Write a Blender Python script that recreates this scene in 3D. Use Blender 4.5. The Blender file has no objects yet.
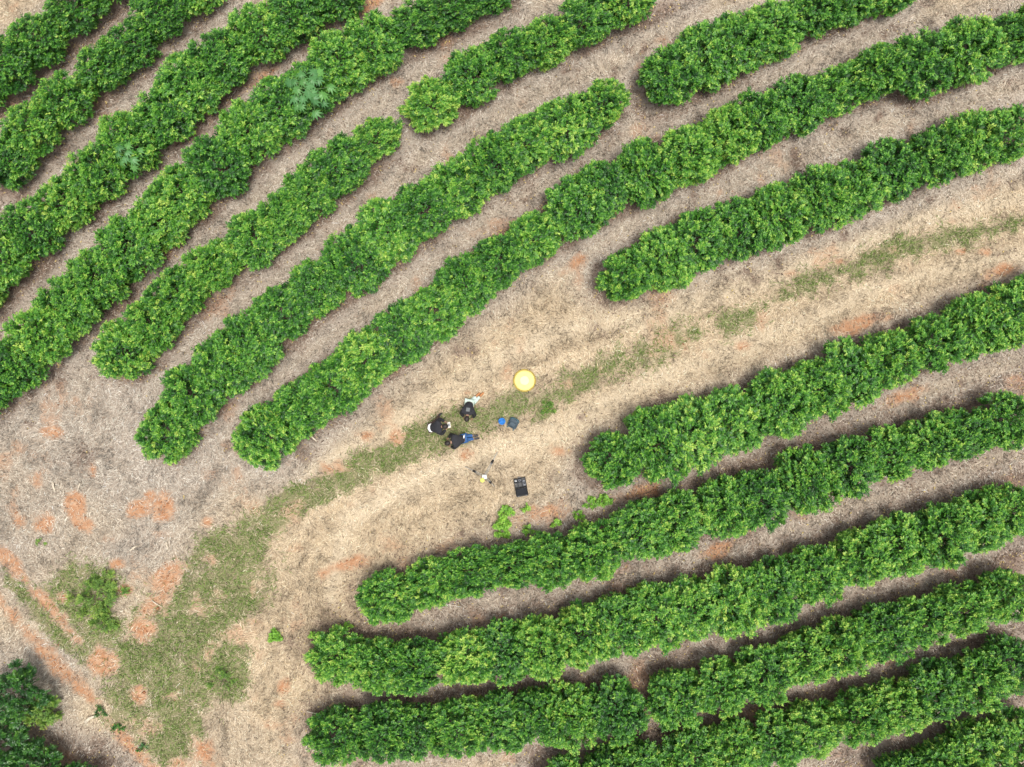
import bpy, math, random
import numpy as np
from mathutils import Vector, Matrix

random.seed(7)
rng = np.random.default_rng(7)
R = math.radians
scene = bpy.context.scene
col = scene.collection

# ------------------------------------------------------------------ camera, light, exposure
H = 30.0                      # flying height of the camera
PPM = 25.0                    # photo pixels per metre on the ground
cam_d = bpy.data.cameras.new("camera")
cam = bpy.data.objects.new("camera", cam_d)
col.objects.link(cam)
cam.location = (0, 0, H)
cam.rotation_euler = (0, 0, 0)
cam_d.sensor_fit = 'HORIZONTAL'
cam_d.angle_x = 2 * math.atan((1024 / PPM / 2) / H)
cam_d.clip_start = 0.5
cam_d.clip_end = 6000
scene.camera = cam

SUN_EL, SUN_AZ = 80.0, 120.0      # elevation; azimuth clockwise from +Y (photo up)
world = bpy.data.worlds.new("World")
scene.world = world
world.use_nodes = True
wn, wl = world.node_tree.nodes, world.node_tree.links
wn.clear()
sky = wn.new('ShaderNodeTexSky')
sky.sky_type = 'NISHITA'
sky.sun_disc = False
sky.sun_elevation = R(SUN_EL)
sky.sun_rotation = R(SUN_AZ)
sky.air_density = 1.0
sky.dust_density = 4.0
sky.ozone_density = 1.0
hs = wn.new('ShaderNodeHueSaturation')      # an overcast sky is nearly grey
hs.inputs['Saturation'].default_value = 0.28
bg = wn.new('ShaderNodeBackground')
bg.inputs['Strength'].default_value = 0.15
wo = wn.new('ShaderNodeOutputWorld')
wl.new(sky.outputs[0], hs.inputs['Color'])
wl.new(hs.outputs[0], bg.inputs['Color'])
wl.new(bg.outputs[0], wo.inputs['Surface'])

sun_d = bpy.data.lights.new("sun", 'SUN')
sun_d.energy = 1.6
sun_d.angle = R(16)
sun_d.color = (1.0, 0.95, 0.88)
sun = bpy.data.objects.new("sun", sun_d)
col.objects.link(sun)
az, el = R(SUN_AZ), R(SUN_EL)
to_sun = Vector((math.sin(az) * math.cos(el), math.cos(az) * math.cos(el), math.sin(el)))
sun.rotation_euler = to_sun.to_track_quat('Z', 'Y').to_euler()
sun.location = (0, 0, 60)

vs = scene.view_settings
vs.view_transform = 'Standard'
vs.look = 'None'
vs.exposure = 0.62
vs.gamma = 1.0
vs.use_curve_mapping = False
scene.render.engine = 'CYCLES'
scene.cycles.max_bounces = 6
scene.cycles.diffuse_bounces = 3

# ------------------------------------------------------------------ helpers
def W(px, py, h=0.0):
    """photo point -> place on the ground plan, for a thing seen at height h"""
    k = (H - h) / H / PPM
    return ((px - 512) * k, (383.5 - py) * k)

_perm = np.random.default_rng(3).random((256, 256))
def vnoise(x, y):
    xi, yi = np.floor(x).astype(int), np.floor(y).astype(int)
    fx, fy = x - xi, y - yi
    fx, fy = fx * fx * (3 - 2 * fx), fy * fy * (3 - 2 * fy)
    g = lambda a, b: _perm[a & 255, b & 255]
    return ((g(xi, yi) * (1 - fx) + g(xi + 1, yi) * fx) * (1 - fy)
            + (g(xi, yi + 1) * (1 - fx) + g(xi + 1, yi + 1) * fx) * fy)
def fbm(x, y, f, n=4, o=0.0):
    t, a, s = 0, 1.0, 0
    for i in range(n):
        t = t + a * vnoise(x * f + o + 17.3 * i, y * f - o + 9.1 * i)
        s += a; a *= .55; f *= 2.1
    return t / s
def gz(x, y):
    """gentle unevenness of the ground"""
    x, y = np.asarray(x, float), np.asarray(y, float)
    fade = np.clip((34 - np.abs(x)) / 4, 0, 1) * np.clip((28 - np.abs(y)) / 4, 0, 1)
    return fade * 0.10 * (fbm(x, y, .35, 4, 5.) - .5)

def mesh_tris(name, V, T, mat=None, cols=None, tint=None, smooth=False):
    V = np.ascontiguousarray(V, dtype=np.float32).reshape(-1, 3)
    T = np.ascontiguousarray(T, dtype=np.int32).reshape(-1, 3)
    me = bpy.data.meshes.new(name)
    me.vertices.add(len(V)); me.vertices.foreach_set('co', V.ravel())
    me.loops.add(T.size); me.loops.foreach_set('vertex_index', T.ravel())
    me.polygons.add(len(T))
    me.polygons.foreach_set('loop_start', np.arange(0, T.size, 3, dtype=np.int32))
    me.update(calc_edges=True)
    if cols is not None:
        a = me.attributes.new('col', 'FLOAT_COLOR', 'POINT')
        c = np.ones((len(V), 4), np.float32); c[:, :3] = cols
        a.data.foreach_set('color', c.ravel())
    if tint is not None:
        a = me.attributes.new('tint', 'FLOAT', 'POINT')
        a.data.foreach_set('value', np.asarray(tint, np.float32))
    if smooth:
        me.polygons.foreach_set('use_smooth', np.ones(len(T), bool))
    if mat: me.materials.append(mat)
    return me

def link(name, me, parent=None, loc=None):
    o = bpy.data.objects.new(name, me)
    col.objects.link(o)
    if parent: o.parent = parent
    if loc is not None: o.location = loc
    return o
def tag(o, label=None, cat=None, group=None, kind=None):
    if label: o['label'] = label
    if cat: o['category'] = cat
    if group: o['group'] = group
    if kind: o['kind'] = kind
    return o
def thing(name, label, cat, loc, rz=0, group=None):
    o = link(name, None, None, loc)
    o.rotation_euler = (0, 0, rz)
    o.empty_display_size = .2
    return tag(o, label, cat, group)

class MB:
    """collects boxes, tubes and turned shapes into one mesh"""
    def __init__(s): s.v, s.f = [], []
    def add(s, v, f):
        o = len(s.v); s.v += [tuple(p) for p in v]; s.f += [tuple(i + o for i in q) for q in f]
    def tube(s, pts, rad, n=8, cap=True):
        pts = [Vector(p) for p in pts]
        if not hasattr(rad, '__len__'): rad = [rad] * len(pts)
        vs_, fs = [], []
        for i, p in enumerate(pts):
            d = (pts[min(i + 1, len(pts) - 1)] - pts[max(i - 1, 0)]).normalized()
            a = d.orthogonal().normalized() if i == 0 else (a - d * a.dot(d)).normalized()
            b = d.cross(a)
            for k in range(n):
                t = 2 * math.pi * k / n
                vs_.append(p + (a * math.cos(t) + b * math.sin(t)) * rad[i])
        for i in range(len(pts) - 1):
            for k in range(n):
                k2 = (k + 1) % n
                fs.append((i * n + k, i * n + k2, (i + 1) * n + k2, (i + 1) * n + k))
        if cap:
            fs.append(tuple(range(n - 1, -1, -1))); m = (len(pts) - 1) * n
            fs.append(tuple(range(m, m + n)))
        s.add(vs_, fs); return s
    def lathe(s, prof, n=32, c=(0, 0, 0)):
        vs_, fs = [], []
        for r, z in prof:
            for k in range(n):
                t = 2 * math.pi * k / n
                vs_.append((c[0] + r * math.cos(t), c[1] + r * math.sin(t), c[2] + z))
        for i in range(len(prof) - 1):
            for k in range(n):
                k2 = (k + 1) % n
                fs.append((i * n + k, i * n + k2, (i + 1) * n + k2, (i + 1) * n + k))
        s.add(vs_, fs); return s
    def box(s, x0, x1, y0, y1, z0, z1, b=0.0, M=None):
        """box with chamfered vertical and top edges"""
        b = max(b, 1e-4)
        def ring(i, z): return [(x0 + i + b, y0 + i, z), (x1 - i - b, y0 + i, z), (x1 - i, y0 + i + b, z), (x1 - i, y1 - i - b, z),
                                (x1 - i - b, y1 - i, z), (x0 + i + b, y1 - i, z), (x0 + i, y1 - i - b, z), (x0 + i, y0 + i + b, z)]
        v = ring(b, z0) + ring(0, z0 + b) + ring(0, z1 - b) + ring(b, z1)
        f = [tuple(range(7, -1, -1)), tuple(range(24, 32))]
        for l in range(3):
            for k in range(8): f.append((l * 8 + k, l * 8 + (k + 1) % 8, l * 8 + 8 + (k + 1) % 8, l * 8 + 8 + k))
        if M: v = [M @ Vector(p) for p in v]
        s.add(v, f); return s
    def build(s, name, mat, parent=None, loc=None, smooth=False):
        me = bpy.data.meshes.new(name); me.from_pydata(s.v, [], s.f); me.update()
        if smooth: me.polygons.foreach_set('use_smooth', [True] * len(me.polygons))
        me.materials.append(mat)
        return link(name, me, parent, loc)

# ------------------------------------------------------------------ materials
def new_mat(name):
    m = bpy.data.materials.new(name); m.use_nodes = True
    nt = m.node_tree
    return m, nt, nt.nodes['Principled BSDF'], nt.nodes['Material Output']
def plain(name, c, rough=.6, var=.25, scale=14, metal=0.0, bump=.15):
    m, nt, p, out = new_mat(name)
    tc = nt.nodes.new('ShaderNodeTexCoord')
    n = nt.nodes.new('ShaderNodeTexNoise'); n.inputs['Scale'].default_value = scale; n.inputs['Detail'].default_value = 5
    nt.links.new(tc.outputs['Object'], n.inputs['Vector'])
    r = nt.nodes.new('ShaderNodeValToRGB')
    r.color_ramp.elements[0].position, r.color_ramp.elements[1].position = .3, .7
    r.color_ramp.elements[0].color = (*[x * (1 - var) for x in c], 1)
    r.color_ramp.elements[1].color = (*[min(1, x * (1 + var)) for x in c], 1)
    nt.links.new(n.outputs['Fac'], r.inputs[0]); nt.links.new(r.outputs[0], p.inputs['Base Color'])
    b = nt.nodes.new('ShaderNodeBump'); b.inputs['Strength'].default_value = bump; b.inputs['Distance'].default_value = .01
    nt.links.new(n.outputs['Fac'], b.inputs['Height']); nt.links.new(b.outputs[0], p.inputs['Normal'])
    p.inputs['Roughness'].default_value = rough; p.inputs['Metallic'].default_value = metal
    return m
def leaf_mat(name, ramp, rough=.38, trans=.25, spec=.5, objvar=.5):
    """leaf colour from the age of each leaf ('tint') shifted a little from plant to plant"""
    m, nt, p, out = new_mat(name)
    at = nt.nodes.new('ShaderNodeAttribute'); at.attribute_name = 'tint'
    oi = nt.nodes.new('ShaderNodeObjectInfo')
    ma = nt.nodes.new('ShaderNodeMath'); ma.operation = 'MULTIPLY_ADD'
    ma.inputs[1].default_value = .3 * objvar; ma.inputs[2].default_value = -.15 * objvar
    nt.links.new(oi.outputs['Random'], ma.inputs[0])
    ad = nt.nodes.new('ShaderNodeMath'); ad.operation = 'ADD'; ad.use_clamp = True
    nt.links.new(ma.outputs[0], ad.inputs[0]); nt.links.new(at.outputs['Fac'], ad.inputs[1])
    r = nt.nodes.new('ShaderNodeValToRGB')
    el_ = r.color_ramp.elements
    el_[0].position, el_[0].color = ramp[0][0], (*ramp[0][1], 1)
    el_[1].position, el_[1].color = ramp[-1][0], (*ramp[-1][1], 1)
    for ps, c in ramp[1:-1]:
        e = el_.new(ps); e.color = (*c, 1)
    nt.links.new(ad.outputs[0], r.inputs[0])
    nt.links.new(r.outputs[0], p.inputs['Base Color'])
    p.inputs['Roughness'].default_value = rough
    p.inputs['Specular IOR Level'].default_value = spec
    t = nt.nodes.new('ShaderNodeBsdfTranslucent'); mx = nt.nodes.new('ShaderNodeMixShader')
    mx.inputs[0].default_value = trans
    nt.links.new(r.outputs[0], t.inputs['Color'])
    nt.links.new(p.outputs[0], mx.inputs[1]); nt.links.new(t.outputs[0], mx.inputs[2])
    nt.links.new(mx.outputs[0], out.inputs['Surface'])
    return m
def col_mat(name, rough=.8, trans=.0):
    m, nt, p, out = new_mat(name)
    at = nt.nodes.new('ShaderNodeAttribute'); at.attribute_name = 'col'
    nt.links.new(at.outputs['Color'], p.inputs['Base Color'])
    p.inputs['Roughness'].default_value = rough
    p.inputs['Specular IOR Level'].default_value = .2
    return m

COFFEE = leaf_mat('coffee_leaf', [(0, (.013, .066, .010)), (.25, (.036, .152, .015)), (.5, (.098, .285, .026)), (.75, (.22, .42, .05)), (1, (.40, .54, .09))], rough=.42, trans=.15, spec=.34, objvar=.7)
DARKLEAF = leaf_mat('dark_leaf', [(0, (.018, .075, .014)), (.5, (.04, .15, .02)), (1, (.12, .28, .03))], rough=.36)
SHRUBLEAF = leaf_mat('shrub_leaf', [(0, (.08, .18, .03)), (.5, (.19, .34, .05)), (1, (.36, .46, .08))], rough=.55, trans=.35)
WEEDLEAF = leaf_mat('weed_leaf', [(0, (.12, .30, .03)), (.5, (.24, .50, .05)), (1, (.40, .62, .09))], rough=.5, trans=.3)
CASTOR = leaf_mat('castor_leaf', [(0, (.050, .165, .048)), (.5, (.092, .25, .075)), (1, (.15, .37, .06))], rough=.45, trans=.2)
BARK = plain('bark', (.16, .12, .085), .9, .35, 25)
DEADWOOD = plain('bleached_wood', (.58, .50, .38), .85, .2, 20)

# ------------------------------------------------------------------ the rows of coffee, traced on the photo: (px, py, crown width in px)
ROWS = {
 'A': dict(f=0.82, pts=[(-30, 92, 62), (0, 70, 62), (30, 46, 56), (55, 25, 55), (85, -2, 52), (110, -25, 50)],
           phrase='the first row at the top left corner', l='lower', r='upper'),
 'B': dict(f=0.82, pts=[(-30, 195, 62), (0, 167, 62), (30, 133, 60), (65, 96, 62), (105, 66, 58), (145, 32, 58), (180, -2, 56), (205, -25, 56)],
           phrase='the second row from top left corner', l='lower', r='upper'),
 'C': dict(f=0.86, pts=[(-30, 298, 66), (0, 262, 66), (40, 220, 66), (80, 188, 68), (120, 152, 72), (165, 112, 66), (208, 72, 66), (258, 38, 60), (305, 10, 56), (345, -14, 54)],
           phrase='the row with the small pale castor', l='lower', r='upper'),
 'D': dict(f=0.84, pts=[(-30, 398, 72), (15, 362, 72), (50, 326, 72), (100, 280, 70), (150, 226, 68), (200, 180, 70), (250, 132, 74), (300, 92, 76), (350, 58, 70), (400, 28, 62), (450, 10, 50), (500, -10, 48)],
           phrase='the row with the big pale castor', l='lower', r='upper'),
 'E': dict(f=0.92, pts=[(117, 358, 60), (165, 308, 60), (210, 270, 58), (260, 232, 62), (310, 192, 56), (350, 160, 54), (384, 134, 44)],
           phrase='the tapered row stopping before the gap', l='lower', r='upper'),
 'E2': dict(pts=[(421, 108, 52), (455, 88, 54), (485, 66, 52), (520, 50, 48), (560, 34, 50), (600, 14, 48), (640, -4, 46), (680, -24, 46)],
           phrase='the slim top row beyond the gap', l='lower', r='upper'),
 'F': dict(pts=[(160, 440, 62), (182, 406, 66), (218, 372, 64), (258, 334, 64), (305, 298, 62), (350, 263, 62), (400, 226, 66), (450, 190, 62), (500, 158, 56), (540, 138, 58), (578, 118, 62), (608, 100, 44)],
           phrase='the row ending in a yellowish lobe', l='lower', r='upper'),
 'G2': dict(pts=[(662, 83, 66), (715, 54, 66), (762, 34, 60), (812, 12, 54), (855, -4, 50), (900, -14, 44)],
           phrase='the thick blunt row near the top', l='lower', r='upper'),
 'G': dict(pts=[(256, 440, 62), (292, 414, 66), (332, 386, 68), (372, 356, 64), (412, 328, 60), (452, 298, 60), (490, 266, 60), (525, 240, 56), (562, 218, 60), (606, 188, 62), (655, 166, 66), (705, 146, 66), (752, 122, 56), (800, 106, 60), (850, 84, 52), (900, 64, 58), (930, 62, 82), (962, 54, 66), (1000, 40, 56), (1050, 24, 56)],
           phrase='the long row just above the people', l='lower', r='upper'),
 'H': dict(pts=[(617, 280, 58), (665, 256, 66), (712, 236, 62), (762, 222, 62), (812, 204, 66), (862, 184, 68), (912, 164, 64), (962, 146, 62), (1012, 130, 58), (1060, 116, 58)],
           phrase='the row above the grassy track', l='left', r='right'),
 'I': dict(f=1.05, pts=[(604, 465, 58), (662, 442, 74), (712, 424, 66), (762, 410, 62), (812, 392, 64), (862, 372, 66), (912, 352, 60), (962, 331, 64), (1012, 313, 64), (1060, 297, 62)],
           phrase='the row along the lower track edge', l='left', r='right'),
 'J': dict(f=1.05, pts=[(378, 602, 54), (425, 587, 48), (465, 574, 44), (500, 563, 42), (540, 560, 48), (577, 556, 58), (637, 534, 62), (687, 520, 60), (737, 504, 68), (787, 486, 66), (837, 466, 60), (887, 456, 58), (937, 442, 58), (987, 424, 52), (1022, 414, 52), (1060, 402, 52)],
           phrase='the first row below the black case', l='left', r='right'),
 'K': dict(f=1.05, pts=[(328, 654, 50), (380, 666, 56), (425, 664, 54), (470, 656, 54), (512, 652, 58), (562, 640, 58), (612, 629, 58), (662, 618, 62), (712, 604, 66), (762, 590, 62), (812, 574, 58), (862, 557, 56), (912, 542, 56), (962, 526, 56), (1012, 508, 54), (1060, 494, 54)],
           phrase='the second row below the black case', l='left', r='right'),
 'L': dict(pts=[(325, 737, 54), (380, 732, 60), (425, 730, 56), (470, 724, 56), (512, 718, 58), (562, 716, 64), (627, 712, 64)],
           phrase='the block left of the narrow gap', l='left', r='right'),
 'L2': dict(f=1.02, pts=[(665, 700, 60), (712, 688, 58), (762, 674, 56), (812, 656, 56), (862, 638, 54), (912, 622, 52), (962, 606, 54), (1012, 590, 56), (1060, 576, 56)],
           phrase='the row right of the narrow gap', l='left', r='right'),
 'M': dict(f=1.05, pts=[(556, 786, 56), (612, 778, 56), (662, 767, 58), (712, 752, 58), (762, 742, 58), (812, 730, 54), (862, 714, 52), (912, 700, 52), (962, 682, 54), (1012, 664, 54), (1060, 650, 54)],
           phrase='the row cut by the bottom edge', l='left', r='right'),
 'N': dict(f=1.05, pts=[(860, 798, 54), (912, 780, 54), (962, 760, 54), (1012, 738, 54), (1060, 720, 54)],
           phrase='the row in the bottom right corner', l='left', r='right'),
 'O': dict(pts=[(-36, 716, 66), (-16, 738, 66), (10, 760, 62), (46, 782, 56), (88, 792, 54)],
           phrase='the dark bottom left corner hedge', l='upper', r='lower'),
}
HC = 1.0     # height of the widest part of a crown
SEG = []     # centre-line segments on the ground plan, for the litter under the rows
for k, rw in ROWS.items():
    g = [(*W(x, y, HC), rw.get('f', .97) * .95 * w / 2 / PPM * (H - HC) / H) for x, y, w in rw['pts']]
    rw['g'] = g
    SEG += [(g[i], g[i + 1]) for i in range(len(g) - 1)]

def hedge_dist(x, y):
    """metres outside the nearest hedge (negative inside)"""
    d = np.full(x.shape, 99.0)
    for (ax, ay, aw), (bx, by, bw) in SEG:
        dx, dy = bx - ax, by - ay
        t = np.clip(((x - ax) * dx + (y - ay) * dy) / (dx * dx + dy * dy), 0, 1)
        d = np.minimum(d, np.hypot(x - ax - t * dx, y - ay - t * dy) - (aw + (bw - aw) * t))
    return d

# ------------------------------------------------------------------ ground cover maps
def strip(x, y, pts):
    """signed closeness to a traced band: 1 in the middle, 0 at its edge; pts = (px, py, half width px, weight)"""
    best = np.full(x.shape, -9.0)
    P = [(*W(a, b), w / PPM, s) for a, b, w, s in pts]
    for (ax, ay, aw, as_), (bx, by, bw, bs) in zip(P[:-1], P[1:]):
        dx, dy = bx - ax, by - ay
        t = np.clip(((x - ax) * dx + (y - ay) * dy) / (dx * dx + dy * dy), 0, 1)
        d = np.hypot(x - ax - t * dx, y - ay - t * dy)
        best = np.maximum(best, (1 - d / (aw + (bw - aw) * t)) * (as_ + (bs - as_) * t))
    return best
def blob(x, y, px, py, rx, ry, rot=0):
    cx, cy = W(px, py)
    a = R(rot); dx, dy = (x - cx) * PPM, (y - cy) * PPM
    u, v = dx * math.cos(a) + dy * math.sin(a), -dx * math.sin(a) + dy * math.cos(a)
    return 1 - np.hypot(u / rx, v / ry)
GRASS_STRIP = [(250, 530, 26, 1), (300, 500, 18, 1), (345, 477, 19, 1), (385, 458, 18, 1), (420, 440, 22, 1), (455, 428, 24, .9), (500, 412, 20, .6), (540, 402, 20, .5),
               (600, 370, 22, .55), (660, 346, 22, .6), (700, 332, 18, .45), (760, 308, 18, .42), (820, 280, 20, .44), (880, 256, 19, .47), (930, 242, 16, .5), (990, 230, 14, .42), (1060, 212, 12, .4)]
GRASS_BLOBS = [(210, 595, 82, 52, 35), (180, 650, 78, 70, 20), (225, 560, 56, 36, 30), (150, 700, 60, 46, -35), (175, 735, 36, 42, -30), (100, 640, 52, 34, -45), (85, 590, 42, 34, 0),
               (55, 618, 22, 52, 42), (20, 585, 26, 14, -40), (545, 412, 14, 10, 20), (225, 670, 30, 40, 0), (115, 722, 22, 12, -40), (140, 748, 16, 10, -40), (935, 240, 12, 7, 0)]
SOIL = [(75, 505, 14, 18, 20, 1.9), (84, 524, 18, 10, -20, 1.8), (140, 508, 18, 11, 20, 1.6), (163, 508, 17, 17, 0, 1.5), (150, 497, 8, 8, 0, 1.3), (37, 480, 12, 11, 0, .9), (18, 520, 10, 8, 0, .8), (44, 524, 12, 13, 0, .95),
        (56, 433, 18, 10, -25, .95), (93, 470, 7, 9, 0, 1), (102, 662, 17, 18, 0, 1.8), (140, 696, 11, 13, 0, 1.4), (141, 630, 17, 14, 0, 1.1), (117, 564, 9, 7, 0, 1.5), (124, 591, 10, 8, 0, 1.4),
        (63, 598, 8, 7, 0, 1), (170, 576, 26, 18, 30, .8), (158, 600, 24, 16, 40, .8), (210, 560, 16, 8, 0, .6), (205, 752, 22, 16, -20, 1), (180, 765, 18, 10, 0, .9), (350, 565, 36, 10, 12, 1.1), (322, 573, 12, 9, 0, .7),
        (545, 514, 30, 15, 5, 1.1), (860, 324, 36, 12, 18, 1.15), (1005, 270, 26, 10, 15, 1.0), (985, 252, 8, 5, 0, .9), (742, 346, 10, 6, 0, .9), (283, 688, 13, 9, 70, 1), (281, 703, 10, 7, 0, .9), (575, 264, 22, 9, 30, 1),
        (262, 78, 26, 9, 42, 1), (120, 170, 20, 7, 40, .6), (370, 4, 22, 8, 30, .9), (395, 83, 13, 9, 0, .7), (640, 492, 30, 9, 15, .9), (910, 394, 40, 9, 18, .9), (870, 470, 40, 8, 18, .7), (715, 552, 30, 9, 20, .9),
        (330, 468, 20, 10, 10, .75), (365, 436, 14, 8, 0, .8), (395, 436, 12, 9, 0, .7), (355, 395, 12, 8, 0, .7), (208, 522, 8, 6, 0, .8), (790, 275, 9, 5, 0, .8), (840, 262, 9, 5, 0, .9), (960, 252, 7, 4, 0, 1),
        (467, 393, 4, 3, 0, .9), (468, 455, 14, 8, 0, .6), (560, 452, 14, 9, 0, .7), (106, 540, 12, 7, 0, .6), (700, 498, 22, 7, 15, .6), (495, 620, 26, 8, 10, .5), (600, 572, 30, 7, 10, .5)]
LANES = [([(-20, 545, 9, 1.2), (8, 560, 11, 1.4), (32, 590, 8, .8), (60, 620, 9, 1.0), (78, 640, 8, .7)], 1), ([(-20, 580, 8, 1), (10, 612, 10, .8), (36, 642, 12, .8), (58, 668, 13, 1.4), (84, 690, 10, .8), (110, 722, 8, .6), (140, 756, 9, .9), (165, 780, 10, 1)], 1)]

TRACK = [W(*p_) for p_ in [(225, 800), (235, 700), (262, 600), (300, 520), (360, 468), (440, 430), (520, 402), (600, 370), (700, 332), (820, 282), (940, 242), (1060, 214), (1200, 180)]]
def track_coords(x, y):
    best = np.full(x.shape, 1e9); al = np.zeros(x.shape); ac = np.zeros(x.shape); run = 0
    for (ax, ay), (bx, by) in zip(TRACK[:-1], TRACK[1:]):
        dx, dy = bx - ax, by - ay; l_ = math.hypot(dx, dy)
        t = np.clip(((x - ax) * dx + (y - ay) * dy) / l_ ** 2, 0, 1)
        d = np.hypot(x - ax - t * dx, y - ay - t * dy); cr = (dx * (y - ay) - dy * (x - ax)) / l_
        m_ = d < best; best = np.where(m_, d, best); al = np.where(m_, run + t * l_, al); ac = np.where(m_, np.sign(cr) * d, ac); run += l_
    return al, ac
def streaks(x, y):
    """straw dragged and pressed along the track by passing wheels"""
    al, ac = track_coords(x, y)
    ac = ac + (fbm(x, y, .4, 3, 61.) - .5) * .8
    v = fbm(al * .22, ac * 2.6, 1.0, 4, 13.)
    return v, np.clip(1.2 - np.abs(ac) / 4.5, 0, 1)
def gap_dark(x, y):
    """extra litter weight towards the lower right, making those alleys darker"""
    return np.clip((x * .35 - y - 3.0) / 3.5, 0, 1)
def cover(x, y):
    """weights of grass, bare soil, brown litter and greyed straw at ground points"""
    nz = fbm(x, y, .9, 4, 2.); n2 = fbm(x, y, 2.6, 4, 31.); n3 = fbm(x, y, .28, 3, 11.)
    g = strip(x, y, GRASS_STRIP) * 1.6
    for b in GRASS_BLOBS: g = np.maximum(g, blob(x, y, *b) * 2.0)
    g = np.clip(np.minimum(g * 1.3, 1.05) + (nz - .5) * 1.3 + (n2 - .5) * 1.5, 0, 1)
    g = np.where(g > 0, g, 0)
    s = np.full(x.shape, -1.0)
    for (*b, k) in SOIL: s = np.maximum(s, blob(x, y, *b) * k * 1.6)
    for p, k in LANES: s = np.maximum(s, strip(x, y, p) * 1.25 - .02)
    s = np.clip(s * .88 + (n2 - .5) * 1.6 + (nz - .5) * .8, 0, 1)
    s = np.maximum(s, np.clip((fbm(x, y, .8, 4, 77.) - .66) * 4, 0, .5))
    g = g * (1 - np.clip(s * 1.5, 0, .95))
    hd = hedge_dist(x, y)
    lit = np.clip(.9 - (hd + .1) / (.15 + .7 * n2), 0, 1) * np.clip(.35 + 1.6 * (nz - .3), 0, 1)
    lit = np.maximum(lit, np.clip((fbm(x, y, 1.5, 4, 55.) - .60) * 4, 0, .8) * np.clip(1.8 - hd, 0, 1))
    for b in [(464, 352, 16, 12, 0), (80, 460, 30, 16, 15), (595, 438, 10, 12, 0), (300, 455, 18, 12, 0), (290, 640, 16, 20, 0)]:
        lit = np.maximum(lit, np.clip(blob(x, y, *b) * 1.0 + (n2 - .5) * 1.5, 0, .7))
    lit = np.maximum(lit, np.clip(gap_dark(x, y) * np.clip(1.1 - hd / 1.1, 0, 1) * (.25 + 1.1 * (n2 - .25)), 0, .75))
    # straw between the rows and on the left is weathered grey; on the track it is pale and yellow
    tr = strip(x, y, [(290, 690, 80, 1), (330, 600, 90, 1), (400, 510, 100, 1.2), (480, 430, 125, 1.5), (560, 370, 110, 1.5), (680, 350, 75, 1.2), (820, 300, 62, 1.1), (960, 255, 56, 1), (1080, 220, 50, 1)])
    left = np.maximum(np.clip(blob(x, y, 110, 470, 240, 150, 20) * 2, 0, 1), np.clip(blob(x, y, 20, 690, 90, 70, 45) * 2, 0, 1))
    grey = np.clip(.28 + .6 * left - np.clip(tr, 0, 1) * .5 + (n3 - .5) * 1.1, 0, 1)
    lane = np.maximum(strip(x, y, [(330, 600, 12, 1), (345, 520, 16, 1), (420, 478, 18, 1), (500, 450, 24, 1), (560, 430, 20, 1), (640, 385, 16, 1), (760, 340, 14, 1), (880, 285, 13, 1), (1060, 245, 12, 1)]),
                      strip(x, y, [(310, 470, 10, 1), (400, 420, 14, 1), (480, 370, 16, 1), (560, 330, 16, 1), (640, 320, 14, 1), (760, 285, 12, 1), (900, 225, 10, 1), (1060, 190, 10, 1)]))
    lane = np.clip(np.clip(lane, 0, 1) * 1.4 + (nz - .5) * .6, 0, 1)
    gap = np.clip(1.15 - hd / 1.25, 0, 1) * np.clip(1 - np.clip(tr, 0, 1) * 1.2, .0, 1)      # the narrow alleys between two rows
    return g, s, lit, grey, lane, gap, hd, n2

# ground sheet: fine inside, one skirt out to the horizon
GX, GY, STEP = 36.0, 30.0, 0.1
nx, ny = int(2 * GX / STEP) + 1, int(2 * GY / STEP) + 1
xs, ys = np.linspace(-GX, GX, nx), np.linspace(-GY, GY, ny)
XX, YY = np.meshgrid(xs, ys)
g, s, lit, grey, lane, gap, hd, n2 = cover(XX, YY)
sv, sw = streaks(XX, YY)
stk = np.clip(.5 + (sv - .5) * 2.4 * sw, 0, 1)
lane = np.clip(lane * .7 + np.clip(stk - .55, 0, 1) * .6, 0, 1)
MAPS = (g, s, lit, grey, lane, gap, hd, stk)
ZZ = gz(XX, YY)
V = np.stack([XX, YY, ZZ], -1).reshape(-1, 3)
ii = np.arange(nx * ny).reshape(ny, nx)
a, b, c, d = ii[:-1, :-1].ravel(), ii[:-1, 1:].ravel(), ii[1:, 1:].ravel(), ii[1:, :-1].ravel()
T = np.concatenate([np.stack([a, b, c], 1), np.stack([a, c, d], 1)])
far = 3000
o = len(V)
V = np.concatenate([V, [(-far, -far, 0), (far, -far, 0), (far, far, 0), (-far, far, 0)]])
cn = [ii[0, 0], ii[0, -1], ii[-1, -1], ii[-1, 0]]
sk = []
for k in range(4):
    k2 = (k + 1) % 4
    sk += [(o + k, o + k2, cn[k2]), (o + k, cn[k2], cn[k])]
T = np.concatenate([T, sk])
def pad(m, v): return np.concatenate([m.ravel(), [v] * 4])
gm = mesh_tris('ground', V, T, smooth=True)
for nm, m, v in (('grass', g, .3), ('soil', s, .1), ('litter', lit, .1), ('grey', grey, .6), ('lane', lane, 0), ('gap', gap, .4)):
    at = gm.attributes.new(nm, 'FLOAT', 'POINT'); at.data.foreach_set('value', pad(m, v).astype(np.float32))
GM, nt, p, out = new_mat('ground_cover')
N, L = nt.nodes, nt.links
tc = N.new('ShaderNodeTexCoord')
def noise(scale, detail=6, rough=.6, dist=0):
    n = N.new('ShaderNodeTexNoise'); n.inputs['Scale'].default_value = scale; n.inputs['Detail'].default_value = detail
    n.inputs['Roughness'].default_value = rough; n.inputs['Distortion'].default_value = dist
    L.new(tc.outputs['Object'], n.inputs['Vector']); return n.outputs['Fac']
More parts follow.
